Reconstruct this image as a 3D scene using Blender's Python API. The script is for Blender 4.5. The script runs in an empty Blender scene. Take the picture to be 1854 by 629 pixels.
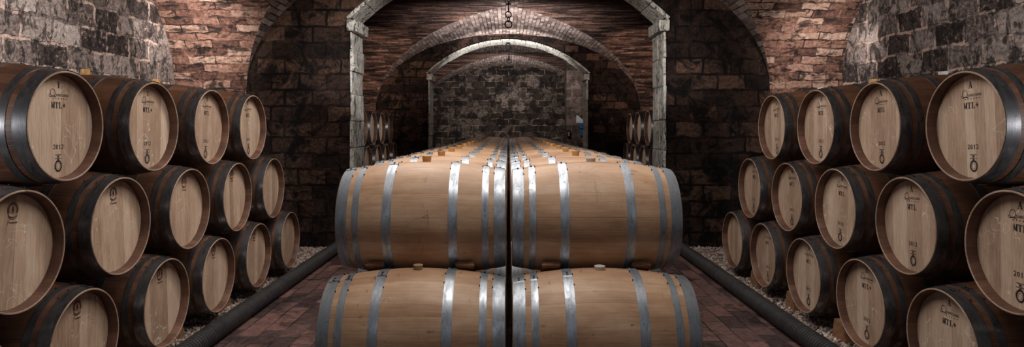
import bpy, bmesh, math, random
from mathutils import Vector, Matrix, Euler
random.seed(7)
PI = math.pi
C = bpy.context.scene.collection

# ------------------------------------------------------------------ constants
L, RB, RH = .90, .332, .283          # barrel length, bilge radius, head radius
PITCH = .785
CAMZ = 1.54
CS = .964                            # the centre barrels are slightly slimmer
HX, SX = 3.38, 4.30                  # half width of long vault, side walls
Z0, VB, VN = 2.0, 1.97, 2.08         # vault spring height, rise, exponent
BAYS = [(1.6, 8.2), (8.75, 16.2), (16.9, 24.3)]

def srgb(r, g, b, a=1):
    f = lambda c: (c/255/12.92) if c/255 <= .04045 else ((c/255+.055)/1.055)**2.4
    return (f(r), f(g), f(b), a)

# ------------------------------------------------------------------ node helper
class NT:
    def __init__(s, name):
        s.m = bpy.data.materials.new(name); s.m.use_nodes = True
        s.t = s.m.node_tree; s.t.nodes.clear()
    def n(s, typ, ins=None, **props):
        nd = s.t.nodes.new(typ)
        for k, v in props.items(): setattr(nd, k, v)
        for k, v in (ins or {}).items():
            sk = nd.inputs[k]
            if isinstance(v, bpy.types.NodeSocket): s.t.links.new(v, sk)
            else: sk.default_value = v
        return nd
    def math(s, op, a, b=0., c=None, clamp=False):
        ins = {0: a, 1: b}
        if c is not None: ins[2] = c
        return s.n('ShaderNodeMath', ins, operation=op, use_clamp=clamp).outputs[0]
    def rng(s, v, a, b, c=0., d=1., smooth=True):
        return s.n('ShaderNodeMapRange', {0: v, 1: a, 2: b, 3: c, 4: d},
                   interpolation_type='SMOOTHSTEP' if smooth else 'LINEAR').outputs[0]
    def noise(s, vec, scale, detail=5., rough=.6, dist=0.):
        return s.n('ShaderNodeTexNoise', {'Vector': vec, 'Scale': scale, 'Detail': detail,
                                          'Roughness': rough, 'Distortion': dist}).outputs['Fac']
    def scl(s, vec, x, y, z=1., loc=(0, 0, 0)):
        return s.n('ShaderNodeMapping', {'Vector': vec, 'Scale': (x, y, z), 'Location': loc}).outputs[0]
    def mix(s, f, a, b, mode='MIX'):
        nd = s.n('ShaderNodeMix', data_type='RGBA', blend_type=mode)
        for k, v in ((0, f), (6, a), (7, b)):
            if isinstance(v, bpy.types.NodeSocket): s.t.links.new(v, nd.inputs[k])
            else: nd.inputs[k].default_value = v
        return nd.outputs[2]
    def ramp(s, f, stops, interp='LINEAR'):
        nd = s.n('ShaderNodeValToRGB', {0: f}); r = nd.color_ramp; r.interpolation = interp
        while len(r.elements) > 1: r.elements.remove(r.elements[-1])
        r.elements[0].position = stops[0][0]; r.elements[0].color = stops[0][1]
        for p, c in stops[1:]:
            e = r.elements.new(p); e.color = c
        return nd.outputs[0]
    def uv(s): return s.n('ShaderNodeUVMap').outputs[0]
    def rand(s): return s.n('ShaderNodeObjectInfo').outputs['Random']
    def out(s, color, rough=.8, metal=0., height=None, bump=.5, dist=.01, spec=.5, extra=None):
        ins = {'Base Color': color, 'Roughness': rough, 'Metallic': metal, 'Specular IOR Level': spec}
        if extra: ins.update(extra)
        if height is not None:
            ins['Normal'] = s.n('ShaderNodeBump', {'Height': height, 'Strength': bump, 'Distance': dist}).outputs[0]
        b = s.n('ShaderNodeBsdfPrincipled', ins)
        s.n('ShaderNodeOutputMaterial', {0: b.outputs[0]})
        return s.m

def sep(t, v):
    nd = t.n('ShaderNodeSeparateXYZ', {0: v}); return nd.outputs
def comb(t, x=0., y=0., z=0.):
    return t.n('ShaderNodeCombineXYZ', {0: x, 1: y, 2: z}).outputs[0]

# ------------------------------------------------------------------ materials
def mat_stave(name, dark, mid, light, stain=.5):
    t = NT(name); uv = t.uv(); s = sep(t, uv); rnd = t.rand()
    off = comb(t, t.math('MULTIPLY', rnd, 37.), t.math('MULTIPLY', rnd, 91.), 0.)
    v = t.n('ShaderNodeVectorMath', {0: uv, 1: off}, operation='ADD').outputs[0]
    idx = t.math('FLOOR', t.math('DIVIDE', s[1], 2*PI*.31/30))
    st = t.n('ShaderNodeTexWhiteNoise', {'Vector': comb(t, idx, t.math('MULTIPLY', rnd, 50.), 0.)},
             noise_dimensions='2D').outputs[0]
    fr = t.math('FRACT', t.math('DIVIDE', s[1], 2*PI*.31/30))
    seam = t.rng(t.math('ABSOLUTE', t.math('SUBTRACT', fr, .5)), .47, .5)
    grain = t.noise(t.scl(v, 5, 90), 1., 6., .65, .6)
    broad = t.noise(t.scl(v, 3., 6.), 1., 4., .6)
    f = t.math('ADD', t.math('MULTIPLY', grain, .33), t.math('MULTIPLY', broad, .58))
    f = t.math('ADD', f, t.math('MULTIPLY', st, .11))
    col = t.ramp(f, [(.28, dark), (.5, mid), (.72, light)])
    blot = t.rng(t.noise(t.scl(v, 4., 8.), 1.6, 6., .7, 1.2), .62, .74)
    col = t.mix(t.math('MULTIPLY', blot, stain), col, srgb(72, 38, 30))
    spots = t.rng(t.noise(v, 34., 3., .6, .5), .70, .76)
    col = t.mix(t.math('MULTIPLY', spots, .5), col, srgb(50, 32, 24))
    col = t.mix(t.math('MULTIPLY', seam, .13), col, srgb(45, 26, 18))
    hi = t.rng(t.noise(t.scl(v, 10, 34), 2., 4., .6, 1.8), .66, .72)
    col = t.mix(t.math('MULTIPLY', hi, .2), col, srgb(214, 184, 158))
    smear = t.rng(t.noise(t.scl(v, 9., 3.), 1.3, 7., .78, 2.2), .60, .68)
    col = t.mix(t.math('MULTIPLY', smear, stain*.9), col, srgb(64, 40, 30))
    h = t.math('SUBTRACT', t.math('MULTIPLY', grain, .5), t.math('MULTIPLY', seam, .35))
    return t.out(col, t.rng(grain, .3, .7, .42, .6), 0., h, .35, .004, .4)

def mat_head(name, dark, mid, light):
    t = NT(name); uv = t.uv(); s = sep(t, uv); rnd = t.rand()
    off = comb(t, t.math('MULTIPLY', rnd, 17.), t.math('MULTIPLY', rnd, 61.), 0.)
    v = t.n('ShaderNodeVectorMath', {0: uv, 1: off}, operation='ADD').outputs[0]
    pos = t.math('DIVIDE', t.math('ADD', s[0], 1.), .068)
    idx = t.math('FLOOR', pos)
    st = t.n('ShaderNodeTexWhiteNoise', {'Vector': comb(t, idx, t.math('MULTIPLY', rnd, 50.), 0.)},
             noise_dimensions='2D').outputs[0]
    seam = t.rng(t.math('ABSOLUTE', t.math('SUBTRACT', t.math('FRACT', pos), .5)), .475, .5)
    grain = t.noise(t.scl(v, 85, 7), 1., 6., .65, .8)
    broad = t.noise(t.scl(v, 8., 3.), 1., 4., .6)
    f = t.math('ADD', t.math('MULTIPLY', grain, .5), t.math('MULTIPLY', broad, .3))
    f = t.math('ADD', f, t.math('MULTIPLY', st, .22))
    col = t.ramp(f, [(.3, dark), (.54, mid), (.78, light)])
    # pale scratches left by chalk and handling
    n1 = t.noise(v, 7., 2., .5, .9)
    line = t.rng(t.math('ABSOLUTE', t.math('SUBTRACT', n1, .5)), 0., .008, 1., 0.)
    mask = t.rng(t.noise(v, 5., 2., .5), .49, .58)
    col = t.mix(t.math('MULTIPLY', t.math('MULTIPLY', line, mask), .75), col, srgb(236, 226, 214))
    blot = t.rng(t.noise(v, 9., 5., .7, 1.), .63, .74)
    col = t.mix(t.math('MULTIPLY', blot, .3), col, srgb(96, 62, 50))
    col = t.mix(t.math('MULTIPLY', seam, .3), col, srgb(88, 62, 46))
    h = t.math('SUBTRACT', t.math('MULTIPLY', grain, .4), seam)
    return t.out(col, .55, 0., h, .3, .003, .35)

def mat_steel(name, base, dark, metal, r0, r1, speck=.6):
    t = NT(name); uv = t.uv(); rnd = t.rand()
    off = comb(t, t.math('MULTIPLY', rnd, 27.), t.math('MULTIPLY', rnd, 71.), 0.)
    v = t.n('ShaderNodeVectorMath', {0: uv, 1: off}, operation='ADD').outputs[0]
    a = t.noise(t.scl(v, 30, 9), 1., 6., .7, .4)
    col = t.ramp(a, [(.3, dark), (.62, base)])
    sp = t.rng(t.noise(v, 60., 4., .6, .3), .62, .70)
    col = t.mix(t.math('MULTIPLY', sp, speck), col, srgb(30, 26, 26))
    rough = t.rng(a, .3, .7, r1, r0)
    m = t.math('SUBTRACT', metal, t.math('MULTIPLY', sp, .5), clamp=True)
    return t.out(col, rough, m, a, .12, .003, .5)

def mat_masonry(name, bw, bh, mort, stops, mcol, dirt=.6, dirtcol=(.004, .003, .003, 1), wob=.03,
                bump=1., dist=.04, mort_dirty=.5, ns=1., rough=.85, offset=.5, streak=(1, 1), thr=(.45, .6),
                spec=.35, pale=0., patches=()):
    t = NT(name); uv = t.uv()
    nv = t.n('ShaderNodeTexNoise', {'Vector': uv, 'Scale': 4.5/ns, 'Detail': 3.}).outputs['Color']
    nv2 = t.n('ShaderNodeTexNoise', {'Vector': uv, 'Scale': 26./ns, 'Detail': 2.}).outputs['Color']
    d = t.n('ShaderNodeVectorMath', {0: nv, 1: (.5, .5, .5)}, operation='SUBTRACT').outputs[0]
    d = t.n('ShaderNodeVectorMath', {0: d, 3: wob*2.2}, operation='SCALE').outputs[0]
    d2 = t.n('ShaderNodeVectorMath', {0: nv2, 1: (.5, .5, .5)}, operation='SUBTRACT').outputs[0]
    d2 = t.n('ShaderNodeVectorMath', {0: d2, 3: wob*.7}, operation='SCALE').outputs[0]
    v = t.n('ShaderNodeVectorMath', {0: uv, 1: d}, operation='ADD').outputs[0]
    v = t.n('ShaderNodeVectorMath', {0: v, 1: d2}, operation='ADD').outputs[0]
    br = t.n('ShaderNodeTexBrick', {'Vector': v, 'Color1': (0, 0, 0, 1), 'Color2': (1, 1, 1, 1), 'Mortar': (.5, .5, .5, 1),
             'Scale': 1., 'Mortar Size': mort, 'Mortar Smooth': .35, 'Bias': 0., 'Brick Width': bw, 'Row Height': bh},
             offset=offset)
    fac = br.outputs['Fac']; val = br.outputs['Color']
    fine = t.noise(uv, 22./ns, 8., .72, .6)
    med = t.noise(uv, 6./ns, 6., .65, .4)
    f = t.math('ADD', t.math('MULTIPLY', val, .5), t.math('MULTIPLY', t.math('SUBTRACT', fine, .25), 1.0))
    col = t.ramp(f, stops)
    mm = t.math('MULTIPLY', fac, t.rng(t.noise(uv, 2.2/ns, 4., .6), .5-mort_dirty*.2, .5+mort_dirty*.15))
    col = t.mix(mm, col, mcol)
    for (px, pz, rx, rz) in patches:
        dv = t.n('ShaderNodeVectorMath', {0: uv, 1: (px, pz, 0)}, operation='SUBTRACT').outputs[0]
        dl = t.n('ShaderNodeVectorMath', {0: t.scl(dv, 1/rx, 1/rz)}, operation='LENGTH').outputs[1]
        dl = t.math('ADD', dl, t.math('MULTIPLY', t.math('SUBTRACT', med, .5), 1.6))
        pk = t.math('MULTIPLY', t.rng(dl, .7, 1.05, 1., 0.), t.rng(fine, .35, .65, .1, .75))
        col = t.mix(pk, col, srgb(186, 170, 160))
    if pale:
        pm = t.math('MULTIPLY', t.rng(t.noise(uv, 15./ns, 7., .75, 1.), .54, .66), pale)
        col = t.mix(pm, col, mcol)
    dm = t.rng(t.noise(t.scl(uv, streak[0], streak[1]), 3.2/ns, 8., .72, .9), thr[0], thr[1])
    col = t.mix(t.math('MULTIPLY', dm, dirt), col, dirtcol)
    pit = t.rng(t.noise(uv, 40./ns, 5., .7, .5), .55, .68)
    col = t.mix(t.math('MULTIPLY', pit, .55*min(1, dirt+.3)), col, dirtcol)
    h = t.math('SUBTRACT', t.math('ADD', t.math('MULTIPLY', fine, .8), t.math('MULTIPLY', med, .7)),
               t.math('MULTIPLY', fac, .45))
    h = t.math('ADD', h, t.math('MULTIPLY', val, .25))
    return t.out(col, rough, 0., h, bump, dist, spec)

M = {}
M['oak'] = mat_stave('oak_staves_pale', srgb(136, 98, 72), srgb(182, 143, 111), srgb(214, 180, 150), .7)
M['oak_dark'] = mat_stave('oak_staves_brown', srgb(48, 29, 20), srgb(84, 54, 38), srgb(118, 80, 58), .35)  # same oak as the centre barrels, with the side stacks' shade in the colour
M['rim'] = mat_stave('oak_rim', srgb(54, 34, 26), srgb(90, 60, 46), srgb(132, 96, 76), .5)  # inner chime wall, the shade of the recess darkened into its colour
M['rim_end'] = mat_stave('oak_end_grain', srgb(120, 92, 74), srgb(162, 134, 114), srgb(192, 168, 148), .3)
M['head'] = mat_head('oak_head_pale', srgb(140, 112, 92), srgb(186, 158, 136), srgb(220, 200, 180))
M['head_warm'] = mat_head('oak_head_warm', srgb(142, 112, 92), srgb(192, 162, 138), srgb(224, 202, 180))
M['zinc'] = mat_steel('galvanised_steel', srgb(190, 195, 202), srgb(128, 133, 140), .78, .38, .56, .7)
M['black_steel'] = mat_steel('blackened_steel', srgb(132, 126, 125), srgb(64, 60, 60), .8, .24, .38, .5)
def simple(name, col, rough=.6, metal=0., var=.25, scale=30., spec=.5):
    t = NT(name); co = t.n('ShaderNodeTexCoord').outputs['Object']
    n = t.noise(co, scale, 5., .6)
    dk = tuple(c*(1-var*1.6) for c in col[:3])+(1,)
    return t.out(t.ramp(n, [(.3, dk), (.65, col)]), rough, metal, n, .25, .003, spec)
M['nail'] = simple('nail_iron', srgb(38, 36, 38), .45, .7)
M['ink'] = simple('stencil_ink', srgb(34, 26, 24), .7, 0, .5, 90.)
M['brand'] = simple('burnt_brand', srgb(84, 52, 38), .75, 0, .4, 90.)
M['bung_amber'] = simple('bung_amber', srgb(206, 152, 84), .5, 0, .12)
M['bung_white'] = simple('bung_white', srgb(214, 206, 196), .45, 0, .08)
M['bung_tan'] = simple('bung_tan', srgb(178, 146, 112), .6, 0, .2)
M['block'] = simple('block_wood', srgb(150, 106, 74), .75, 0, .35)
M['pipe'] = simple('pipe_plastic', srgb(56, 54, 54), .55, 0, .35, 12.)
M['iron'] = simple('chain_iron', srgb(22, 20, 20), .5, .6)
M['blue'] = simple('blue_plastic', srgb(30, 110, 175), .45, 0, .15)
M['white'] = simple('white_sheet', srgb(225, 225, 230), .6, 0, .05)
M['grey'] = simple('grey_plastic', srgb(150, 142, 138), .5, 0, .15)
D1, D2 = srgb(26, 20, 19), srgb(14, 11, 11)
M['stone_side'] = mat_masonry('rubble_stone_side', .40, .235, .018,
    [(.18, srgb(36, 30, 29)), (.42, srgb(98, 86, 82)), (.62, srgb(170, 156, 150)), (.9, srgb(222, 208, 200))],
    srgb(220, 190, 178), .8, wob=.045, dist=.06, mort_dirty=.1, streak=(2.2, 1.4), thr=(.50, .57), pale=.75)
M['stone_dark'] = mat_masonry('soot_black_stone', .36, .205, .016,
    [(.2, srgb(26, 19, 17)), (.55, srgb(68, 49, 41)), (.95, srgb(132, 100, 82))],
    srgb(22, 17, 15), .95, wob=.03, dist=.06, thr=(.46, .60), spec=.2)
M['stone_end'] = mat_masonry('end_wall_stone', .46, .24, .02,
    [(.2, srgb(30, 24, 22)), (.55, srgb(74, 62, 56)), (.95, srgb(150, 134, 124))],
    srgb(150, 134, 122), .85, wob=.06, dist=.05, thr=(.45, .57), mort_dirty=-.3, pale=.0,
    patches=((.15, 2.75, .75, .38), (1.0, 3.4, .3, .3), (-.75, 3.55, .22, .18), (.3, 2.35, .5, .12)))
M['stone_pier'] = mat_masonry('pier_stone', .5, .28, .02,
    [(.2, srgb(70, 56, 50)), (.55, srgb(130, 108, 98)), (.95, srgb(180, 158, 146))],
    srgb(150, 130, 120), .6, wob=.05, dist=.04)
BR = [(.12, srgb(52, 36, 32)), (.32, srgb(110, 76, 65)), (.5, srgb(156, 116, 100)), (.68, srgb(194, 158, 140)),
      (.92, srgb(226, 204, 188))]
M['brick_near'] = mat_masonry('vault_brick_warm', .34, .105, .009, BR, srgb(58, 40, 35), .88, wob=.03,
    dist=.06, streak=(1.2, 2.6), thr=(.49, .60), pale=.0)
M['brick_long'] = mat_masonry('vault_brick_grey', .26, .085, .009,
    [(.12, srgb(64, 50, 48)), (.4, srgb(136, 116, 110)), (.65, srgb(176, 158, 150)), (.95, srgb(214, 200, 192))],
    srgb(30, 24, 22), .5, wob=.012, dist=.03, thr=(.55, .68))
M['brick_mid'] = mat_masonry('vault_brick_sooty', .30, .085, .008,
    [(.15, srgb(50, 34, 30)), (.42, srgb(112, 80, 69)), (.66, srgb(154, 116, 100)), (.95, srgb(194, 162, 144))],
    srgb(60, 42, 36), .93, wob=.02, dist=.03, streak=(.35, 2.4), thr=(.44, .57))
M['paver'] = mat_masonry('terracotta_pavers', .31, .155, .006,
    [(.12, srgb(40, 30, 31)), (.36, srgb(78, 58, 56)), (.6, srgb(108, 80, 75)), (.78, srgb(128, 92, 84)), (.92, srgb(178, 118, 102))],
    srgb(34, 26, 24), .7, wob=.012, dist=.012, bump=.8, rough=.62, thr=(.48, .64), spec=.4)

def mat_trim():
    t = NT('pale_dressed_stone'); co = t.n('ShaderNodeTexCoord').outputs['Object']
    n = t.noise(co, 9., 8., .7, .6); n2 = t.noise(t.scl(co, 13, 9, 4), 1., 8., .8, 1.4)
    col = t.ramp(n, [(.25, srgb(130, 122, 114)), (.45, srgb(214, 208, 198)), (.7, srgb(240, 236, 228))])
    cr = t.math('MAXIMUM', t.rng(n2, .54, .60), t.rng(t.noise(co, 11., 9., .8, 1.8), .56, .61))
    col = t.mix(t.math('MULTIPLY', cr, .9), col, srgb(22, 18, 16))
    h = t.math('SUBTRACT', n, t.math('MULTIPLY', cr, .6))
    return t.out(col, .8, 0., h, 1., .05, .3)
M['trim'] = mat_trim()
def mat_gravel():
    t = NT('river_gravel'); co = t.n('ShaderNodeTexCoord').outputs['Object']
    vo = t.n('ShaderNodeTexVoronoi', {'Vector': co, 'Scale': 32.})
    w = t.n('ShaderNodeSeparateColor', {0: vo.outputs['Color']}).outputs[0]
    col = t.ramp(w, [(0., srgb(84, 70, 62)), (.4, srgb(142, 122, 112)), (.8, srgb(186, 168, 156)), (1., srgb(216, 202, 190))])
    return t.out(col, .7, 0., t.noise(co, 90., 3.), .3, .003, .35)
M['gravel'] = mat_gravel()
M['earth'] = simple('dark_earth', srgb(40, 32, 28), .9, 0, .4, 40.)

# ------------------------------------------------------------------ mesh helpers
class MB:
    def __init__(s): s.v = []; s.f = []; s.uv = []; s.mi = []
    def face(s, idx, uvs=None, mi=0):
        s.f.append(tuple(idx)); s.uv.append(uvs or [(s.v[i][0], s.v[i][1]) for i in idx]); s.mi.append(mi)
    def grid(s, rows, uvs, mi=0, flip=False, closed=False):
        b = len(s.v); nr = len(rows); nc = len(rows[0])
        for r in rows: s.v.extend(r)
        for i in range(nr-1):
            for j in range(nc-1 if not closed else nc):
                k = (j+1) % nc
                q = [(i, j), (i, k), (i+1, k), (i+1, j)]
                uq = [uvs[i][j], uvs[i][j+1], uvs[i+1][j+1], uvs[i+1][j]]
                if flip: q.reverse(); uq.reverse()
                s.face([b+a*nc+c for a, c in q], uq, mi)
    def box(s, lo, hi, mi=0, jit=0., mat=None, taper=0.):
        b = len(s.v); P = []
        for z in (0, 1):
            for x, y in ((0, 0), (1, 0), (1, 1), (0, 1)):
                p = [lo[0]+(hi[0]-lo[0])*x, lo[1]+(hi[1]-lo[1])*y, lo[2]+(hi[2]-lo[2])*z]
                if z and taper:
                    p[1] = (lo[1]+hi[1])/2+(p[1]-(lo[1]+hi[1])/2)*(1-taper)
                p = Vector(p)+Vector([random.uniform(-jit, jit) for _ in range(3)])
                if mat: p = mat @ p
                P.append(tuple(p))
        s.v.extend(P)
        for q in ((3, 2, 1, 0), (4, 5, 6, 7), (0, 1, 5, 4), (1, 2, 6, 5), (2, 3, 7, 6), (3, 0, 4, 7)):
            s.face([b+i for i in q], [(P[i][0]+P[i][1], P[i][2]) for i in q], mi)
    def hexa(s, P, mi=0):
        b = len(s.v); s.v.extend([tuple(p) for p in P])
        for q in ((3, 2, 1, 0), (4, 5, 6, 7), (0, 1, 5, 4), (1, 2, 6, 5), (2, 3, 7, 6), (3, 0, 4, 7)):
            s.face([b+i for i in q], [(P[i][0]+P[i][1], P[i][2]) for i in q], mi)
    def mesh(s, name, mats, smooth=None):
        me = bpy.data.meshes.new(name); me.from_pydata(s.v, [], s.f)
        u = me.uv_layers.new(name='UVMap')
        flat = [c for f in s.uv for p in f for c in p]
        u.data.foreach_set('uv', flat)
        for m in mats: me.materials.append(m)
        me.polygons.foreach_set('material_index', s.mi)
        if smooth is not None:
            me.polygons.foreach_set('use_smooth', [True]*len(me.polygons))
            me.set_sharp_from_angle(angle=math.radians(smooth))
        me.update(); me.validate()
        return me
    def obj(s, name, mats, parent=None, smooth=None, bevel=0):
        if not isinstance(mats, list): mats = [mats]
        o = bpy.data.objects.new(name, s.mesh(name, mats, smooth)); C.objects.link(o)
        if parent: o.parent = parent
        if bevel:
            bm = bmesh.new(); bm.from_mesh(o.data)
            bmesh.ops.bevel(bm, geom=bm.edges[:], offset=bevel, segments=2, affect='EDGES', clamp_overlap=True)
            bm.to_mesh(o.data); bm.free()
        return o

def lathe_x(mb, prof, n, mi=0, ref=.31, cz=RB):
    rows = []; uvs = []; s = 0; prev = None
    for (x, r) in prof:
        if prev: s += math.hypot(x-prev[0], r-prev[1])
        prev = (x, r)
        rows.append([(x, r*math.sin(2*PI*j/n), cz+r*math.cos(2*PI*j/n)) for j in range(n)])
        uvs.append([(s, 2*PI*j/n*ref) for j in range(n+1)])
    mb.grid(rows, uvs, mi, closed=True, flip=True)

def tag(o, label=None, cat=None, group=None, kind=None):
    if label: o['label'] = label
    if cat: o['category'] = cat
    if group: o['group'] = group
    if kind: o['kind'] = kind
    return o
def empty(name, loc=(0, 0, 0), rot=(0, 0, 0)):
    o = bpy.data.objects.new(name, None); C.objects.link(o)
    o.empty_display_size = .1; o.location = loc; o.rotation_euler = rot; return o
def copy_tree(o, parent=None):
    c = o.copy(); C.objects.link(c); c.parent = parent
    for ch in list(o.children): copy_tree(ch, c)
    return c

# ------------------------------------------------------------------ stencil marks
def strokes(mb, segs, ox, oy, sx, sy, x):
    """segs: list of (polyline, width); drawn in the (y,z) plane facing +x"""
    for pts, w in segs:
        P = [Vector((ox+p[0]*sx, oy+p[1]*sy)) for p in pts]
        for a, b in zip(P[:-1], P[1:]):
            d = (b-a)
            if d.length < 1e-7: continue
            d.normalize(); n = Vector((-d.y, d.x))*w*min(sx, sy)*.5; e = d*w*min(sx, sy)*.12
            q = [a-n-e, b-n+e, b+n+e, a+n-e]
            k = len(mb.v); mb.v.extend([(x, p.x, p.y) for p in q]); mb.face([k, k+1, k+2, k+3])
def arc(cx, cy, rx, ry, a0, a1, n=10):
    return [(cx+rx*math.cos(math.radians(a0+(a1-a0)*i/n)), cy+ry*math.sin(math.radians(a0+(a1-a0)*i/n))) for i in range(n+1)]
TK, TN = .3, .1
G = {   # heavy stencil serif capitals, each in a unit cell
 'A': [([(.5, 1), (.86, .04)], TK), ([(.46, .95), (.16, .06)], TN), ([(.0, .04), (.3, .04)], TN), ([(.66, .04), (1.04, .04)], TN), ([(.3, .34), (.6, .34)], TN)],
 'T': [([(.5, .04), (.5, .86)], TK), ([(.02, .95), (.98, .95)], TN), ([(.06, .95), (.04, .72)], TN), ([(.94, .95), (.96, .72)], TN), ([(.25, .04), (.75, .04)], TN)],
 'M': [([(.12, .04), (.12, .96)], TN), ([(.2, .92), (.46, .12)], TK*.8), ([(.78, .95), (.52, .12)], TN), ([(.86, .04), (.86, .96)], TK), ([(0, .04), (.26, .04)], TN), ([(.66, .04), (1.06, .04)], TN), ([(0, .96), (.2, .96)], TN), ([(.8, .96), (1.06, .96)], TN)],
 'L': [([(.3, .06), (.3, .96)], TK), ([(.05, .96), (.6, .96)], TN), ([(.05, .04), (.95, .04)], TN), ([(.93, .04), (.95, .34)], TN)],
 '+': [([(.5, .2), (.5, .8)], .26), ([(.15, .5), (.85, .5)], .26)],
 '2': [(arc(.5, .68, .34, .28, 170, -35), .22), ([(.76, .5), (.14, .08)], .2), ([(.1, .08), (.92, .08)], .2), ([(.9, .08), (.95, .26)], .1)],
 '0': [(arc(.5, .5, .33, .44, 110, 250), .28), (arc(.5, .5, .33, .44, -70, 70), .28)],
 '1': [([(.5, .05), (.5, .96)], .3), ([(.22, .8), (.5, .95)], .12), ([(.2, .04), (.8, .04)], .1)],
 'U': [([(.2, .95), (.2, .3)], .26), (arc(.5, .3, .3, .25, 180, 360, 6), .2), ([(.8, .3), (.8, .95)], .2)],
 'I': [([(.5, .02), (.5, .98)], .3)],
 'N': [([(.15, .02), (.15, .98)], .2), ([(.15, .95), (.85, .05)], .24), ([(.85, .02), (.85, .98)], .2)],
 'E': [([(.2, .02), (.2, .98)], .28), ([(.2, .94), (.85, .94)], .15), ([(.2, .5), (.7, .5)], .14), ([(.2, .06), (.85, .06)], .15)],
 'S': [(arc(.5, .72, .3, .22, 20, 250, 8), .2), (arc(.5, .28, .3, .22, 90, -160, 8), .2)],
 'C': [(arc(.55, .5, .38, .44, 50, 310, 10), .24)],
}
def word(mb, s, cy, cz, h, w, x, gap=.25):
    n = len(s); adv = w*(1+gap); tot = n*adv-w*gap
    for i, ch in enumerate(s):
        if ch != ' ': strokes(mb, G[ch], cy-tot/2+i*adv, cz-h/2, w, h, x)
def stencil(letter, grade, x, cz=RB):
    mb = MB()
    m0 = MB(); word(m0, letter, .0, cz+.213, .034, .026, x)
    # large swash initial with a run of small capitals and six small marks below
    strokes(mb, [(arc(0, 0, 1, 1.05, 235, -60, 22), .17), (arc(-.95, -.75, .5, .35, 60, 300, 8), .14),
                 ([(-.9, -1.05), (.2, -.85), (1.3, -1.1)], .26)], -.042, cz+.170, .0175, .0185, x)
    word(mb, 'UINTESSENCE', .027, cz+.160, .0135, .0082, x, .08)
    for i in range(6):
        strokes(mb, [([(0, 0), (1, 0)], 1.)], -.042+i*.0195, cz+.1425, .005, .005, x)
    word(mb, grade, .0, cz+.108, .033, .0235, x, .16)
    m2 = MB(); m3 = MB(); top = mb; mb = m2
    word(mb, '2012', .0, cz-.106, .024, .0155, x, .3)
    mb = m3
    # small crest: line of writing, initials between rules and a toothed oval wreath
    strokes(mb, [([(-1, 0), (1, 0)], .16)], 0, cz-.147, .022, .022, x)
    strokes(mb, [([(-1, 0), (1, 0)], .12)], 0, cz-.166, .024, .024, x)
    word(mb, 'MN', .0, cz-.1565, .012, .009, x, .0)
    ring = arc(0, 0, 1, 1.2, 0, 360, 26)
    strokes(mb, [(ring, .36)], 0, cz-.205, .021, .021, x)
    for k in range(18):
        a = 2*PI*k/18
        strokes(mb, [([(math.cos(a)*1.05, math.sin(a)*1.25), (math.cos(a)*1.35, math.sin(a)*1.5)], .22)], 0, cz-.205, .021, .021, x)
    strokes(mb, [(arc(0, 0, .55, .7, 0, 360, 16), .07), ([(-.3, 1.55), (.3, 1.55)], .3)], 0, cz-.205, .021, .021, x)
    return m0, top, m2, m3
def emblem(x, cz=RB):
    mb = MB(); c = cz+.192
    S = .031
    strokes(mb, [(arc(0, 0, 1.05, 1.12, 0, 360, 30), .07), (arc(0, 0, .62, .68, 0, 360, 22), .05),
                 ([(0, -.42), (0, .45)], .34), ([(-.28, .0), (.28, .0)], .22), ([(-.2, -.3), (.2, -.3)], .2),
                 (arc(0, -.15, 1.12, 1.1, 215, 325, 10), .1), (arc(0, -.35, 1.12, 1.1, 220, 320, 10), .1)], 0, c, S, S, x)
    for k in range(26):
        a = math.radians(-30+240*k/25)
        strokes(mb, [([(math.cos(a)*.74, math.sin(a)*.8), (math.cos(a)*.96, math.sin(a)*1.02)], .13)], 0, c, S, S, x)
    # cursive word below: Premium
    P = [([(0, -.5), (.25, .9), (.45, 1.1)], .13), (arc(.45, .75, .35, .35, 110, -100, 8), .13),
         ([(.75, 0), (.85, .5), (1.05, .52)], .13), (arc(1.3, .25, .2, .25, 0, 330, 10), .12),
         ([(1.6, 0), (1.72, .48), (1.84, .05), (1.98, .5), (2.1, .05), (2.25, .5), (2.35, 0)], .12),
         ([(2.5, .48), (2.52, 0), (2.7, .05)], .12), ([(2.75, .48), (2.78, .05), (2.95, .05), (3.05, .48), (3.1, 0)], .12),
         ([(3.2, 0), (3.3, .48), (3.4, .05), (3.52, .5), (3.62, .05), (3.76, .5), (3.86, 0), (4.1, .15)], .12)]
    strokes(mb, P, -.030, cz+.128, .0148, .0155, x)
    return mb

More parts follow.
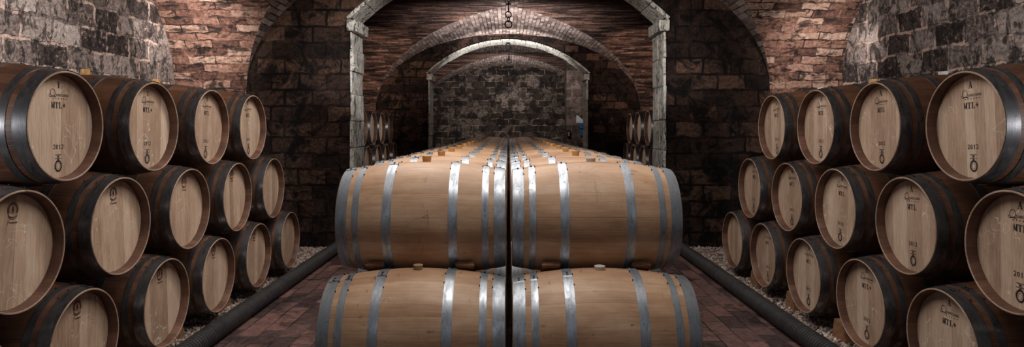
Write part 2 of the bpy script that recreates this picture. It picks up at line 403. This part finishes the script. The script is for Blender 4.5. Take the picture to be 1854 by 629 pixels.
# ------------------------------------------------------------------ barrel
def rad(x): return RB-(RB-RH)*abs(2*x/L)**1.85
HD = .050
def head_mesh(side):
    mb = MB(); x = side*(L/2-HD); n = 48; R = .266
    rows = [[(x, R*k/4*math.sin(2*PI*j/n), RB+R*k/4*math.cos(2*PI*j/n)) for j in range(n)] for k in range(1, 5)]
    uvs = [[(r[j % n][1]*side, r[j % n][2]) for j in range(n+1)] for r in rows]
    b = len(mb.v); mb.v.append((x, 0, RB))
    mb.grid(rows, uvs, flip=(side > 0))
    mb2 = MB(); mb2.v = [(x, 0, RB)]+[v for r in rows for v in r]
    for i in range(3):
        for j in range(n):
            k = (j+1) % n; q = [1+i*n+j, 1+i*n+k, 1+(i+1)*n+k, 1+(i+1)*n+j]
            if side < 0: q.reverse()
            q.reverse()
            mb2.face(q, [(mb2.v[a][1]*side, mb2.v[a][2]) for a in q])
    for j in range(n):
        k = (j+1) % n; q = [0, 1+j, 1+k] if side < 0 else [0, 1+k, 1+j]
        mb2.face(q, [(mb2.v[a][1]*side, mb2.v[a][2]) for a in q])
    # rear face so the head is a real board
    m = len(mb2.v); xb = x-side*.018
    mb2.v += [(xb, R*math.sin(2*PI*j/n), RB+R*math.cos(2*PI*j/n)) for j in range(n)]
    q = list(range(m, m+n)); mb2.face(q if side < 0 else q[::-1], [(mb2.v[a][1], mb2.v[a][2]) for a in q])
    return mb2
def stave_mesh():
    mb = MB(); xs = [L/2*math.sin(PI/2*(i/14)) for i in range(-14, 15)]
    outer = [(x, rad(x)) for x in xs]
    lathe_x(mb, outer, 96, 0)
    for s in (-1, 1):
        e = s*L/2
        pr = [(e, RH), (e+s*.003, RH-.002), (e+s*.003, RH-.0075), (e+s*.001, RH-.0095)]
        if s < 0: pr = pr[::-1]
        lathe_x(mb, pr, 96, 2)
        pr = [(e+s*.001, RH-.0095), (e-s*HD*.3, RH-.0145), (e-s*HD*.6, RH-.0165), (e-s*(HD+.004), RH-.0165)]
        if s < 0: pr = pr[::-1]
        lathe_x(mb, pr, 96, 1)
    return mb
def hoop_mesh(a, b, side, seam, nails=(-27, -12, 10, 26)):
    """a,b distances from the barrel end"""
    mb = MB(); th = .0028
    x0, x1 = L/2-a, L/2-b
    if side < 0: x0, x1 = -x1, -x0
    lo, hi = min(x0, x1), max(x0, x1); n = 3
    pr = [(lo, rad(lo)-.001)]+[(lo+(hi-lo)*i/n, rad(lo+(hi-lo)*i/n)+th) for i in range(n+1)]+[(hi, rad(hi)-.001)]
    lathe_x(mb, pr, 72, 0)
    mid = (lo+hi)/2
    # overlapping end of the strip and its two rivets
    rows = []; uvs = []
    for i in range(7):
        an = math.radians(seam+i*1.6); r = .0058 if i < 6 else .0028
        rows.append([(x, (rad(x)+r)*math.sin(an), RB+(rad(x)+r)*math.cos(an)) for x in (lo+.0015, hi-.0015)])
        uvs.append([(x+1, an*.31) for x in (lo, hi)])
    mb.grid(rows, uvs, 0)
    def stud(x, deg, r, h, base, mi):
        an = math.radians(deg); R = rad(x)+base
        nrm = Vector((0, math.sin(an), math.cos(an))); t1 = Vector((1, 0, 0)); t2 = nrm.cross(t1)
        c = Vector((x, 0, RB))+nrm*R; k = len(mb.v); m = 7
        for rr, hh in ((r, -.002), (r, h*.6), (r*.6, h)):
            for j in range(m):
                p = c+nrm*hh+t1*rr*math.cos(2*PI*j/m)+t2*rr*math.sin(2*PI*j/m); mb.v.append(tuple(p))
        for q in range(2):
            for j in range(m):
                f = [k+q*m+j, k+q*m+(j+1) % m, k+(q+1)*m+(j+1) % m, k+(q+1)*m+j]; mb.face(f[::-1], mi=mi)
        mb.face([k+2*m+j for j in range(m)][::-1], mi=mi)
    for d in (3, 7): stud(mid, seam+d-1, .006, .004, .0055, 1)
    inner = lo+.004 if side > 0 else hi-.004
    for d in nails:
        stud(inner-side*.006, d+seam*.3, .0032, .007, .001, 1)
    return mb
HOOPS = [('head_hoop', .001, .060), ('quarter_hoop', .089, .124), ('bilge_hoop', .252, .300)]
HM = {}
stave_me, rimdefs = {}, {}
def bung_mesh(h=.03, r=.026):
    mb = MB(); n = 20
    pr = [(0, RB-.004), (r*.86, RB-.004), (r*.92, RB+h*.3), (r, RB+h*.95), (r*.92, RB+h), (0, RB+h)]
    rows = [[(max(q, 1e-5)*math.cos(2*PI*j/n), max(q, 1e-5)*math.sin(2*PI*j/n), z+RB) for j in range(n)] for q, z in pr]
    mb.grid(rows, [[(.1*j/n, z) for j in range(n+1)] for _, z in pr], closed=True)
    return mb
def make_barrel(kind):
    """kind: centre / T+ / T / A+ / A / emblem / plain"""
    root = empty('oak_barrel'); side = kind != 'centre'
    key = 'side' if side else 'centre'
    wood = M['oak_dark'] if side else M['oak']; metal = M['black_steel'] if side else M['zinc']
    if key not in HM:
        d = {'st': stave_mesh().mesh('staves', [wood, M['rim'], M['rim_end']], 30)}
        for nm, a, b in HOOPS:
            for s in (-1, 1):
                d[nm, s] = hoop_mesh(a, b, s, 6 if s > 0 else -14).mesh(nm, [metal, M['nail']], 30)
        for s in (-1, 1):
            d['h', s] = head_mesh(s).mesh('barrel_head', [M['head']], 30)
        HM[key] = d
    d = HM[key]
    def add(nm, me, p=root):
        o = bpy.data.objects.new(nm, me); C.objects.link(o); o.parent = p; return o
    add('staves', d['st'])
    for nm, a, b in HOOPS:
        for s in (-1, 1): add(nm, d[nm, s])
    hb = add('barrel_head', d['h', -1]); hf = add('barrel_head', d['h', 1])
    if kind in ('emblem', 'plain'):
        if 'warm' not in HM: HM['warm'] = head_mesh(1).mesh('barrel_head', [M['head_warm']], 30)
        hf.data = HM['warm']
    xm = L/2-HD+.0009
    if kind[0] in 'TA':
        g = 'MTL+' if kind.endswith('+') else 'MTL'
        z, a, b, c = stencil(kind[0], g, xm)
        z.obj('stencil_letter', M['ink'], hf)['label'] = 'black stencilled letter %s' % kind[0]
        a.obj('stencil_lettering', M['ink'], hf)['label'] = 'black stencilled cooper name and %s' % g
        b.obj('stencil_year', M['ink'], hf)['label'] = 'black stencilled 2012'
        c.obj('stencil_crest', M['ink'], hf)['label'] = 'black stencilled oval crest'
    elif kind == 'emblem':
        emblem(xm).obj('branded_emblem', M['brand'], hf)['label'] = 'brown round emblem with a cursive word under it'
    return root
def set_bung(root, kind):
    k = 'bung_'+kind
    if k not in HM:
        hh, rr = {'amber': (.034, .027), 'white': (.020, .029), 'tan': (.026, .025)}[kind]
        HM[k] = bung_mesh(hh, rr).mesh('bung', [M[k]], 40)
    o = bpy.data.objects.new('bung', HM[k]); C.objects.link(o); o.parent = root
    return o
PROTO = {}
def barrel(kind, cx, cy, cz, rz=0., roll=0., bung='amber', label='', group='', yaw=0.):
    if kind not in PROTO:
        PROTO[kind] = make_barrel(kind); o = PROTO[kind]; first = True
        PROTO[kind+'_src'] = [o]
    if PROTO.get(kind+'_used'):
        src = PROTO[kind]
        o = src.copy(); C.objects.link(o)
        for ch in src.children:
            if ch.name.startswith('bung'): continue
            c = ch.copy(); C.objects.link(c); c.parent = o
            for g in ch.children:
                e = g.copy(); C.objects.link(e); e.parent = c
    else:
        o = PROTO[kind]; PROTO[kind+'_used'] = True
    set_bung(o, bung)
    R = Matrix.Rotation(rz+yaw, 3, 'Z') @ Matrix.Rotation(roll, 3, 'X')
    o.rotation_euler = R.to_euler()
    sc = CS if kind == 'centre' else 1.
    o.scale = (1, sc, sc)
    o.location = Vector((cx, cy, cz))+R @ Vector((0, 0, -RB*sc))
    tag(o, label, 'barrel', group)
    return o

ORD = ['front', 'second', 'third', 'fourth', 'fifth', 'sixth', 'seventh', 'eighth', 'ninth', 'tenth', 'eleventh',
       'twelfth', 'thirteenth', 'fourteenth', 'fifteenth', 'sixteenth']
# ---- centre double row ------------------------------------------------------
NC = 16; D1Y = 3.64
rr = random.Random(3)
for sx, side in ((-1, 'left'), (1, 'right')):
    X = sx*(.02+L/2)+.004
    for k in range(NC):
        y = D1Y+k*PITCH
        dy = rr.uniform(-.004, .004)
        bk = 'amber'
        if sx > 0 and k == 0: bk = 'white'
        if k > 6: bk = 'tan'
        pos = 'frontmost' if k == 0 else ORD[k]+' from front'
        if k == NC-1: pos = 'rearmost'
        barrel('centre', X+rr.uniform(-.004, .004)*(k > 0), y+dy, 1.035, 0 if sx < 0 else PI,
               rr.uniform(-.03, .03), bk,
               'pale oak barrel, %s, upper tier of %s centre row' % (pos, side),
               'upper tier of the %s centre row' % side)
    for k in range(NC+1):
        y = D1Y-.345+k*PITCH
        pos = 'frontmost' if k == 0 else (ORD[k] if k < 16 else 'last')+' from front'
        if k == NC: pos = 'rearmost'
        bk = 'tan' if sx < 0 else 'white'
        barrel('centre', X, y, .493, 0 if sx < 0 else PI, rr.uniform(-.03, .03) if k else (.02 if sx < 0 else -.02), bk,
               'pale oak barrel, %s, lower tier of %s centre row' % (pos, side),
               'lower tier of the %s centre row' % side)
    for dx in (-.24, .24):
        mb = MB(); mb.box((X+dx-.05, 3.0, 0), (X+dx+.05, D1Y+NC*PITCH, .186))
        tag(mb.obj('timber_rail', M['block'], bevel=.004),
            '%s timber rail on the floor under the %s centre row' % ('outer' if dx*sx > 0 else 'inner', side),
            'rail', 'timber rails under the centre rows')
    # wedges that keep the front upper barrels from rolling
    for k in range(2):
        for dx, w in ((-.245, 'left'), (.235, 'right')):
            cy = D1Y-.172+k*PITCH; cz = .764
            ang = math.atan2(.54, .345)
            mt = Matrix.Translation((X+dx, cy, cz)) @ Matrix.Rotation(ang-PI/2, 4, 'X')
            mb = MB(); mb.box((-.05, -.11, -.013), (.05, .03, .013), mat=mt)
            tag(mb.obj('wooden_wedge', M['block'], bevel=.004),
                'wooden wedge under %s end of %s upper barrel, %s centre row' % (w, 'front' if k == 0 else 'second', side),
                'wedge', 'wedges between the centre barrels')

# ---- side stacks --------------------------------------------------------------
ROWZ = {'top': 1.555, 'middle': .975, 'bottom': .405}
def stack(side, row, hx, ys, kinds, where, names):
    sx = -1 if side == 'left' else 1
    for i, y in enumerate(ys):
        kd = kinds[i]
        mark = {'T': 'stencilled T MTL', 'T+': 'stencilled T MTL+', 'A': 'stencilled A MTL', 'A+': 'stencilled A MTL+',
                'emblem': 'with emblem', 'plain': 'with plain head', 'blank': 'with pale plain head'}[kd]
        bk = 'amber' if rr.random() < .6 else 'white'
        lab = 'oak barrel %s, %s, %s row of %s' % (mark, names[i], row, where)
        barrel(kd, sx*(hx+L/2+rr.uniform(-.01, .01)), y+rr.uniform(-.006, .006), ROWZ[row], 0 if sx < 0 else PI,
               math.radians(rr.uniform(-4, 4)), bk, lab, '%s row of the %s' % (row, where), yaw=math.radians(rr.uniform(-.7, .7)))
def nm(n, first='nearest'):
    out = []
    for i in range(n):
        out.append(first if i == 0 else ('farthest' if i == n-1 else ORD[i]+' from front'))
    return out
def ys(y0, ks): return [y0+k*PITCH for k in ks]
LS, RS = 'near left stack', 'near right stack'
stack('left', 'top', 2.255, ys(3.27, range(4)), ['T+', 'T+', 'T', 'T'], LS, nm(4))
stack('left', 'middle', 2.245, ys(2.93, range(5)), ['emblem']*4+['plain'], LS, nm(5))
stack('left', 'bottom', 2.235, ys(3.36, range(-1, 5)), ['emblem']*5+['plain'], LS, nm(6))
stack('right', 'top', 2.33, ys(3.27, range(4)), ['A+', 'A', 'A', 'A'], RS, nm(4))
stack('right', 'middle', 2.31, ys(2.93, range(5)), ['A', 'A', 'A', 'A', 'A'], RS, nm(5))
stack('right', 'bottom', 2.29, ys(3.36, range(-1, 5)), ['A', 'A+', 'A+', 'A', 'A', 'plain'], RS, nm(6))
LS2, RS2 = 'far left stack', 'far right stack'
stack('left', 'top', 2.30, ys(10.86, range(-1, 3)), ['blank']*4, LS2, nm(4))
stack('left', 'middle', 2.30, ys(10.49, range(-1, 4)), ['blank']*5, LS2, nm(5))
stack('left', 'bottom', 2.30, ys(10.86, range(-2, 4)), ['blank']*6, LS2, nm(6))
stack('right', 'top', 2.30, ys(10.49, range(-1, 3)), ['blank']*4, RS2, nm(4))
stack('right', 'middle', 2.30, ys(10.10, range(-1, 4)), ['blank']*5, RS2, nm(5))
stack('right', 'bottom', 2.30, ys(10.49, range(-1, 4)), ['blank']*5, RS2, nm(5))

for sx, side in ((-1, 'left'), (1, 'right')):
    for (y0, y1, wh) in ((2.1, 7.0, 'near'), (9.0, 13.7, 'far')):
        for xx, p in ((2.56, 'front'), (2.98, 'rear')):
            mb = MB(); mb.box((sx*xx-.05, y0, 0), (sx*xx+.05, y1, .085))
            tag(mb.obj('timber_rail', M['block'], bevel=.004),
                '%s timber rail on the gravel under the bottom row of the %s %s stack' % (p, wh, side), 'rail',
                'timber rails under the side stacks')
    for k in range(5):
        yc = 3.36+(k-.5)*PITCH
        mb = MB(); mb.box((sx*2.42-.06, yc-.10, .018), (sx*2.42+.06, yc+.10, .17), taper=.35)
        tag(mb.obj('wooden_chock', M['block'], bevel=.005),
            'wooden chock %s, near %s stack' %
            (('between the nearest two bottom barrels' if k == 0 else 'between the %s and %s bottom barrels' % (ORD[k], ORD[k+1])), side),
            'chock', 'chocks between the bottom barrels')

# ------------------------------------------------------------------ room shell
def prof(t): return Z0+VB*max(0., 1-abs(t)**VN)**(1/VN)
def tsamp(n): return [math.sin(PI/2*(i/n)) for i in range(-n, n+1)]
TS = tsamp(28)
def structure(o, **k): o['kind'] = 'structure'; return o
for bi, (y0, y1) in enumerate(BAYS):
    c, a = (y0+y1)/2, (y1-y0)/2
    tm = M['brick_near'] if bi == 0 else M['brick_mid']
    # cells whose courses run across the cellar, one each side
    mb = MB()
    for sx in (-1, 1):
        rows, uvs = [], []; s = 0; pv = None
        for t in TS:
            z = prof(t); y = c+a*t
            if pv: s += math.hypot(y-pv[0], z-pv[1])
            pv = (y, z); rows.append([]); uvs.append([])
            for k in range(17):
                x = sx*(HX*abs(t)+(SX+.05-HX*abs(t))*k/16)
                rows[-1].append((x, y, z)); uvs[-1].append((x+9*sx+bi*3, s))
        mb.grid(rows, uvs, 0, flip=sx < 0)
        pass
    # cells whose courses run along the cellar, front and rear
    for sy in (-1, 1):
        rows, uvs = [], []; s = 0; pv = None
        for t in TS:
            z = prof(t); x = HX*t
            if pv: s += math.hypot(x-pv[0], z-pv[1])
            pv = (x, z); rows.append([]); uvs.append([])
            for k in range(13):
                y = c+sy*a*(abs(t)+(1-abs(t))*k/12)
                rows[-1].append((x, y, z)); uvs[-1].append((y, s))
        mb.grid(rows, uvs, 1, flip=sy > 0)
    structure(mb.obj(['ceiling', 'ceiling_middle', 'ceiling_far'][bi], [tm, M['brick_long']], smooth=40))
    for sx, side in ((-1, 'left'), (1, 'right')):
        mb = MB(); rows, uvs = [], []
        for t in TS:
            y = c+a*t; zt = prof(t)+.02
            rows.append([(sx*SX, y, zt*k/10) for k in range(11)]); uvs.append([(y+sx*3, zt*k/10) for k in range(11)])
        mb.grid(rows, uvs, 0, flip=sx < 0)
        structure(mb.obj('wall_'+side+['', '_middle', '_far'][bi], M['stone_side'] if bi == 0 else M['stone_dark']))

# cross walls with their arched openings
OW, SPR, APX = 2.02, 2.95, 3.79
def circ(hw, spr, apx):
    rise = apx-spr; R = (hw*hw+rise*rise)/(2*rise); return R, apx-R
AR, AZ = circ(2.09, SPR, APX+.02)
def arch(x): return AZ+math.sqrt(max(0, AR*AR-x*x))
def cross_wall(name, y0, y1, mat):
    mb = MB()
    xs = sorted(set([-SX, SX, -OW, OW, -HX, HX]+[HX*t for t in TS]+[OW*math.sin(PI/2*i/16) for i in range(-16, 17)]))
    for y, fl in ((y0, False), (y1, True)):
        for xa, xb in zip(xs[:-1], xs[1:]):
            mid = (xa+xb)/2
            f = lambda x: (prof(x/HX) if abs(x) < HX else Z0)+.02
            g = (lambda x: arch(x)) if abs(mid) < OW else (lambda x: 0.)
            rows = [[(xa, y, g(xa)+(f(xa)-g(xa))*k/8) for k in range(9)], [(xb, y, g(xb)+(f(xb)-g(xb))*k/8) for k in range(9)]]
            mb.grid(rows, [[(p[0], p[2]) for p in r] for r in rows], 0, flip=fl)
    # reveal behind the dressed stones
    pts = [(-OW, 0), (-OW, arch(OW))]+[(OW*math.sin(PI/2*i/16), arch(OW*math.sin(PI/2*i/16))) for i in range(-15, 16)]+[(OW, arch(OW)), (OW, 0)]
    rows = [[(x, y0, z) for x, z in pts], [(x, y1, z) for x, z in pts]]
    mb.grid(rows, [[(i*.2, 0) for i in range(len(pts))], [(i*.2, .5) for i in range(len(pts))]], 0)
    return structure(mb.obj(name, mat))
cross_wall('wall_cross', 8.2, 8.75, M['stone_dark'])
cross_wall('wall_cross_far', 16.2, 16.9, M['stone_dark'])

def dressed_arch(idx, y0, y1, seed):
    rg = random.Random(seed); mb = MB(); ya, yb = y0-.03, y1+.03
    for sx in (-1, 1):
        z = 0
        while z < SPR-.16:
            h = rg.uniform(.26, .48); z2 = min(z+h, SPR-.155)
            if SPR-.155-z2 < .12: z2 = SPR-.155
            j = rg.uniform(-.012, .012)
            xa, xb = sorted((sx*(2.0+j), sx*(2.035)))
            cut = rg.choice([None, rg.uniform(.35, .65)])
            segs = [(ya, yb)] if cut is None else [(ya, ya+(yb-ya)*cut-.004), (ya+(yb-ya)*cut+.004, yb)]
            for a, b in segs:
                mb.box((xa, a, z+.004), (xb, b, z2-.004), jit=.006)
            z = z2
        xa, xb = sorted((sx*1.935, sx*2.07))
        mb.box((xa, ya-.03, SPR-.15), (xb, yb+.03, SPR-.005), jit=.006)
    R0, Zc = circ(2.06, SPR, APX); th0 = math.asin(2.06/R0); n = 15
    for i in range(n):
        a0 = -th0+2*th0*i/n+.0012; a1 = -th0+2*th0*(i+1)/n-.0012
        j = rg.uniform(-.008, .008); ri, ro = R0+j, R0+.045
        mdl = (a0+a1)/2
        segs = [(a0, mdl), (mdl, a1)]
        for (b0, b1) in segs:
            P = []
            for y in (ya, yb):
                for an, r in ((b0, ri), (b1, ri), (b1, ro), (b0, ro)):
                    P.append((r*math.sin(an), y, Zc+r*math.cos(an)))
            mb.hexa(P)
    o = mb.obj('trim_%d' % idx, M['trim'])
    bm = bmesh.new(); bm.from_mesh(o.data); bmesh.ops.recalc_face_normals(bm, faces=bm.faces[:])
    bmesh.ops.bevel(bm, geom=bm.edges[:], offset=.006, segments=1, affect='EDGES')
    bm.to_mesh(o.data); bm.free()
    return structure(o)
dressed_arch(1, 8.2, 8.75, 5)
dressed_arch(2, 16.2, 16.9, 9)

# end wall and the pier standing in front of its right side
mb = MB(); xs = [SX*i/24 for i in range(-24, 25)]
rows = [[(x, 24.3, z) for x in xs] for z in (0, 1, 2, 3, 4.1)]
mb.grid(rows, [[(p[0], p[2]) for p in r] for r in rows])
structure(mb.obj('wall_end', M['stone_end']))
mb = MB(); mb.box((1.84, 20.0, 0), (3.9, 20.7, 3.95))
structure(mb.obj('wall_pier', M['stone_pier']))

# floor and gravel
mb = MB(); mb.face
rows = [[(x, y, 0) for x in (-SX, 0, SX)] for y in (-2, 5, 12, 24.4)]
mb.grid(rows, [[(p[1]+.03*p[0], p[0]) for p in r] for r in rows])
structure(mb.obj('floor', M['paver']))
ico = bmesh.new(); bmesh.ops.create_icosphere(ico, subdivisions=1, radius=1)
IV = [v.co.copy() for v in ico.verts]; IF = [[v.index for v in f.verts] for f in ico.faces]; ico.free()
def pebbles(mb, n, x0, x1, y0, y1, rg, dens=None):
    for _ in range(n):
        x = rg.uniform(x0, x1); y = y0+(y1-y0)*rg.random()**1.15
        r = rg.uniform(.010, .019); k = len(mb.v)
        R = Euler((rg.uniform(0, 6), rg.uniform(0, 6), rg.uniform(0, 6))).to_matrix()
        s = Vector((r*rg.uniform(.9, 1.5), r, r*rg.uniform(.6, .9)))
        z = .012+rg.random()*.022
        for v in IV:
            p = R @ Vector((v.x*s.x, v.y*s.y, v.z*s.z)); mb.v.append((x+p.x, y+p.y, z+p.z))
        for f in IF: mb.face([k+i for i in f], [(0, 0)]*3)
for sx, side in ((-1, 'left'), (1, 'right')):
    rg = random.Random(11+sx); mb = MB()
    xa, xb = sorted((sx*2.20, sx*(SX-.01)))
    mb.box((xa, -1., .0), (xb, 8.15, .016), mi=1)
    pebbles(mb, 11500, sx*2.195, sx*2.9, 2.6, 8.1, rg)
    tag(mb.obj('gravel_strip', [M['gravel'], M['earth']], smooth=60),
        'pale pebble gravel between the %s hose and the %s barrel stack' % (side, side), 'gravel', kind='stuff')

# corrugated drain pipes
def pipe(side, pts, R=.066):
    mb = MB(); P = []
    n = 820
    def cr(t):
        i = min(int(t), len(pts)-2); u = t-i
        p0 = pts[max(i-1, 0)]; p1 = pts[i]; p2 = pts[i+1]; p3 = pts[min(i+2, len(pts)-1)]
        return tuple(.5*((2*p1[k])+(-p0[k]+p2[k])*u+(2*p0[k]-5*p1[k]+4*p2[k]-p3[k])*u*u+(-p0[k]+3*p1[k]-3*p2[k]+p3[k])*u**3) for k in range(2))
    rows, uvs = [], []; m = 22
    for i in range(n+1):
        x, y = cr((len(pts)-1)*i/n*.99999); r = R+(.004, .0045, .004, -.010)[i % 4]
        rows.append([(x+r*math.cos(2*PI*j/m), y, R+.006+r*math.sin(2*PI*j/m)) for j in range(m)])
        uvs.append([(i*.01, j*.02) for j in range(m+1)])
    mb.grid(rows, uvs, closed=True)
    o = mb.obj('drain_hose', M['pipe'], smooth=35)
    bm = bmesh.new(); bm.from_mesh(o.data); bmesh.ops.recalc_face_normals(bm, faces=bm.faces[:]); bm.to_mesh(o.data); bm.free()
    tag(o, 'black corrugated drain hose on the floor along the %s gravel strip' % side, 'hose', 'corrugated drain hoses')
pipe('left', [(-2.10, 1.2), (-2.11, 3.2), (-2.125, 4.6), (-2.13, 6.0), (-2.13, 7.2), (-2.13, 8.14)])
pipe('right', [(2.13, 1.2), (2.12, 3.2), (2.105, 4.6), (2.12, 6.0), (2.13, 7.2), (2.13, 8.14)])

# hanging iron rings
def torus(mb, c, R, r, ry=0., n=28, m=8):
    Rm = Matrix.Rotation(ry, 3, 'Z')
    rows = []
    for j in range(m+1):
        b = 2*PI*j/m
        rows.append([tuple(Vector(c)+Rm @ Vector(((R+r*math.cos(b))*math.cos(2*PI*i/n), r*math.sin(b), (R+r*math.cos(b))*math.sin(2*PI*i/n)))) for i in range(n)])
    mb.grid(rows, [[(0, 0)]*(n+1)]*(m+1), closed=True)
def chain(x, y, ztop, rings, label):
    root = empty('hanging_chain', (x, y, rings[-1][0]-.08))
    for z, R, ry in rings:
        mb = MB(); torus(mb, (0, 0, z-root.location.z), R, .011, ry); mb.obj('iron_ring', M['iron'], root, smooth=60)
    mb = MB(); zt = ztop-root.location.z
    mb.box((-.009, -.009, rings[0][0]-root.location.z+rings[0][1]-.01), (.009, .009, zt))
    mb.box((-.05, -.03, zt-.02), (.05, .03, zt)); mb.obj('ceiling_hook', M['iron'], root)
    tag(root, label, 'chain', 'iron rings hanging from the vault')
ap = Z0+VB
chain(.005, 12.3, ap, [(3.855, .05, PI/2), (3.76, .06, .4), (3.665, .05, 1.2), (3.57, .068, .15)], 'iron chain of rings hanging from the crown of the middle vault')
chain(.0, 16.5, APX, [(3.69, .072, .2)], 'single iron ring hanging under the far stone arch')
chain(.03, 20.5, ap, [(3.84, .07, 1.2), (3.735, .07, .2)], 'iron rings hanging from the farthest vault in front of the end wall')

# things on the far pier
root = empty('blue_fuse_box', (2.36, 19.93, 1.33))
mb = MB(); mb.box((-.11, -.07, 0), (.11, .07, .2)); mb.obj('lower_case', M['blue'], root, bevel=.01)
mb = MB(); mb.box((-.11, -.08, .23), (.11, .07, .40)); mb.obj('upper_case', M['blue'], root, bevel=.01)
mb = MB(); mb.box((-.07, -.05, .2), (.09, .07, .23)); mb.obj('middle_band', M['iron'], root)
tag(root, 'blue fuse box on the far stone pier beside the right arch jamb', 'fuse box')
mb = MB()
A = [(2.14, 19.975, 1.74), (2.50, 19.975, 1.71), (2.36, 19.975, 1.83), (2.24, 19.975, 1.93), (2.15, 19.975, 1.985)]
k = len(mb.v); mb.v += A+[(p[0], p[1]+.02, p[2]) for p in A]
mb.face([0, 1, 2, 3, 4]); mb.face([9, 8, 7, 6, 5])
for i in range(5): mb.face([i, i+5, (i+1) % 5+5, (i+1) % 5])
tag(mb.obj('white_sheet', M['white']), 'torn white sheet on the far pier just above the blue box', 'sheet')
root = empty('wall_lantern', (1.90, 19.93, 1.28))
mb = MB(); mb.box((-.045, -.05, 0), (.045, .07, .22)); mb.obj('housing', M['iron'], root, bevel=.008)
mb = MB(); mb.box((-.026, -.058, .04), (.026, -.045, .17)); mb.obj('cover_glass', M['grey'], root, bevel=.004)
tag(root, 'small dark bulkhead fitting with a grey cover low on the far pier edge', 'wall fitting')

# ------------------------------------------------------------------ lights
def area(name, loc, target, sx, sy, power, col):
    l = bpy.data.lights.new(name, 'AREA'); l.shape = 'RECTANGLE'; l.size = sx; l.size_y = sy; l.energy = power; l.color = col
    o = bpy.data.objects.new(name, l); C.objects.link(o); o.location = loc
    o.rotation_euler = (Vector(target)-Vector(loc)).to_track_quat('-Z', 'Y').to_euler(); return o
def point(name, loc, power, col, r=.08):
    l = bpy.data.lights.new(name, 'POINT'); l.energy = power; l.color = col; l.shadow_soft_size = r
    o = bpy.data.objects.new(name, l); C.objects.link(o); o.location = loc; return o
def spot(name, loc, target, power, col, ang=70, blend=.6, r=.1):
    l = bpy.data.lights.new(name, 'SPOT'); l.energy = power; l.color = col; l.spot_size = math.radians(ang); l.spot_blend = blend
    l.shadow_soft_size = r
    o = bpy.data.objects.new(name, l); C.objects.link(o); o.location = loc
    o.rotation_euler = (Vector(target)-Vector(loc)).to_track_quat('-Z', 'Y').to_euler(); return o
COOL, NEU, WARM = (.86, .93, 1.), (1., .95, .9), (1., .74, .5)
area('ceiling_lamp', (0, 5.3, 3.9), (0, 5.3, 0), 1.8, 2.4, 66, NEU)
area('entrance_lamp', (0, 2.75, 3.9), (0, 2.8, 0), 2.2, .3, 62, NEU)
for sx in (-1, 1):
    spot('side_daylight', (sx*4.5, -.3, 1.75), (sx*2.6, 4.4, 1.1), 620, COOL, 32, .4, .2)  # added spot for hoop highlights, cone kept off the centre barrels
    area('entrance_daylight', (sx*1.6, -1.6, 2.6), (sx*.5, 3.3, .9), .8, .8, 7, COOL)
    area('aisle_lamp', (sx*1.0, 5.0, 3.5), (sx*2.4, 4.2, 1.2), .5, .5, 34 if sx < 0 else 9, NEU)  # added fill that brightens the near barrel heads, stronger on the left
    spot('cross_wall_lamp', (sx*1.7, 5.4, 3.3), (sx*2.75, 8.2, 2.65), 75, (1., .93, .86), 50, 1.)  # added spot that lifts the upper part of the cross wall
    spot('corner_lamp', (sx*3.65, 7.15, 2.55), (sx*3.95, 7.95, 2.8 if sx < 0 else 2.55), 85 if sx < 0 else 55, (1., .92, .86), 130, 1.)
    spot('wall_wash_lamp', (sx*1.8, 4.4, 3.2), (sx*4.3, 6.0, 2.5), 420 if sx < 0 else 150, (1., .91, .85), 85, .9)  # unseen wash that brightens the side wall stones
    spot('arch_lamp', (sx*.3, 5.5, 3.0), (sx*1.95, 8.5, 2.5), 330 if sx < 0 else 160, (1., .97, .94), 30, .6)  # unseen narrow spot that whitens the dressed arch stones
    spot('vault_lamp', (sx*2.2, 12.9, 2.2), (sx*3.3, 15.3, 2.95), 230, (1., .80, .68), 75, 1.)  # added fill without a fixture, for the rear brick of the middle vault
    spot('stack_lamp', (-sx*.5, 13.4, 2.6), (sx*2.3, 11.2, 1.4), 130, NEU, 40, .6)  # added fill that makes the far stack heads paler
spot('crown_lamp', (0, 13.3, 2.2), (0, 13.9, 3.9), 330, (1., .94, .92), 130, .8)  # added fill without a fixture, pointed up at the middle crown brick
spot('far_arch_lamp', (0, 14.8, 2.4), (0, 16.9, 3.6), 480, (1., .97, .94), 90, .6)  # unseen fill, no fixture, brightening the far dressed arch
spot('end_wall_lamp', (-.4, 19.0, 3.0), (-.3, 24.3, 2.7), 430, (1., .90, .83), 90, 1.)  # unseen fill, no fixture, brightening the end wall
spot('far_crown_lamp', (0, 21.4, 2.2), (0, 22.2, 3.9), 90, (1., .94, .92), 130, .8)  # unseen fill aimed up at the farthest crown
spot('pier_lamp', (.9, 17.6, 2.8), (2.2, 20, 2.2), 60, (1., .93, .88), 70, .9)  # unseen fill aimed at the pier face
w = bpy.data.worlds.new('cellar_gloom'); bpy.context.scene.world = w; w.use_nodes = True
w.node_tree.nodes['Background'].inputs[0].default_value = (.5, .55, .65, 1)
w.node_tree.nodes['Background'].inputs[1].default_value = .03

# ------------------------------------------------------------------ camera
cam = bpy.data.cameras.new('camera'); co = bpy.data.objects.new('camera', cam); C.objects.link(co)
co.location = (0, 0, CAMZ); co.rotation_euler = (PI/2, 0, 0)
cam.sensor_width = 36; cam.lens = 36*1150/1854; cam.shift_x = 7/1854; cam.shift_y = -80.5/1854; cam.clip_start = .05
sc = bpy.context.scene; sc.camera = co
vs = sc.view_settings; vs.view_transform = 'Standard'; vs.look = 'None'; vs.gamma = 1; vs.use_curve_mapping = False
vs.exposure = 0.0
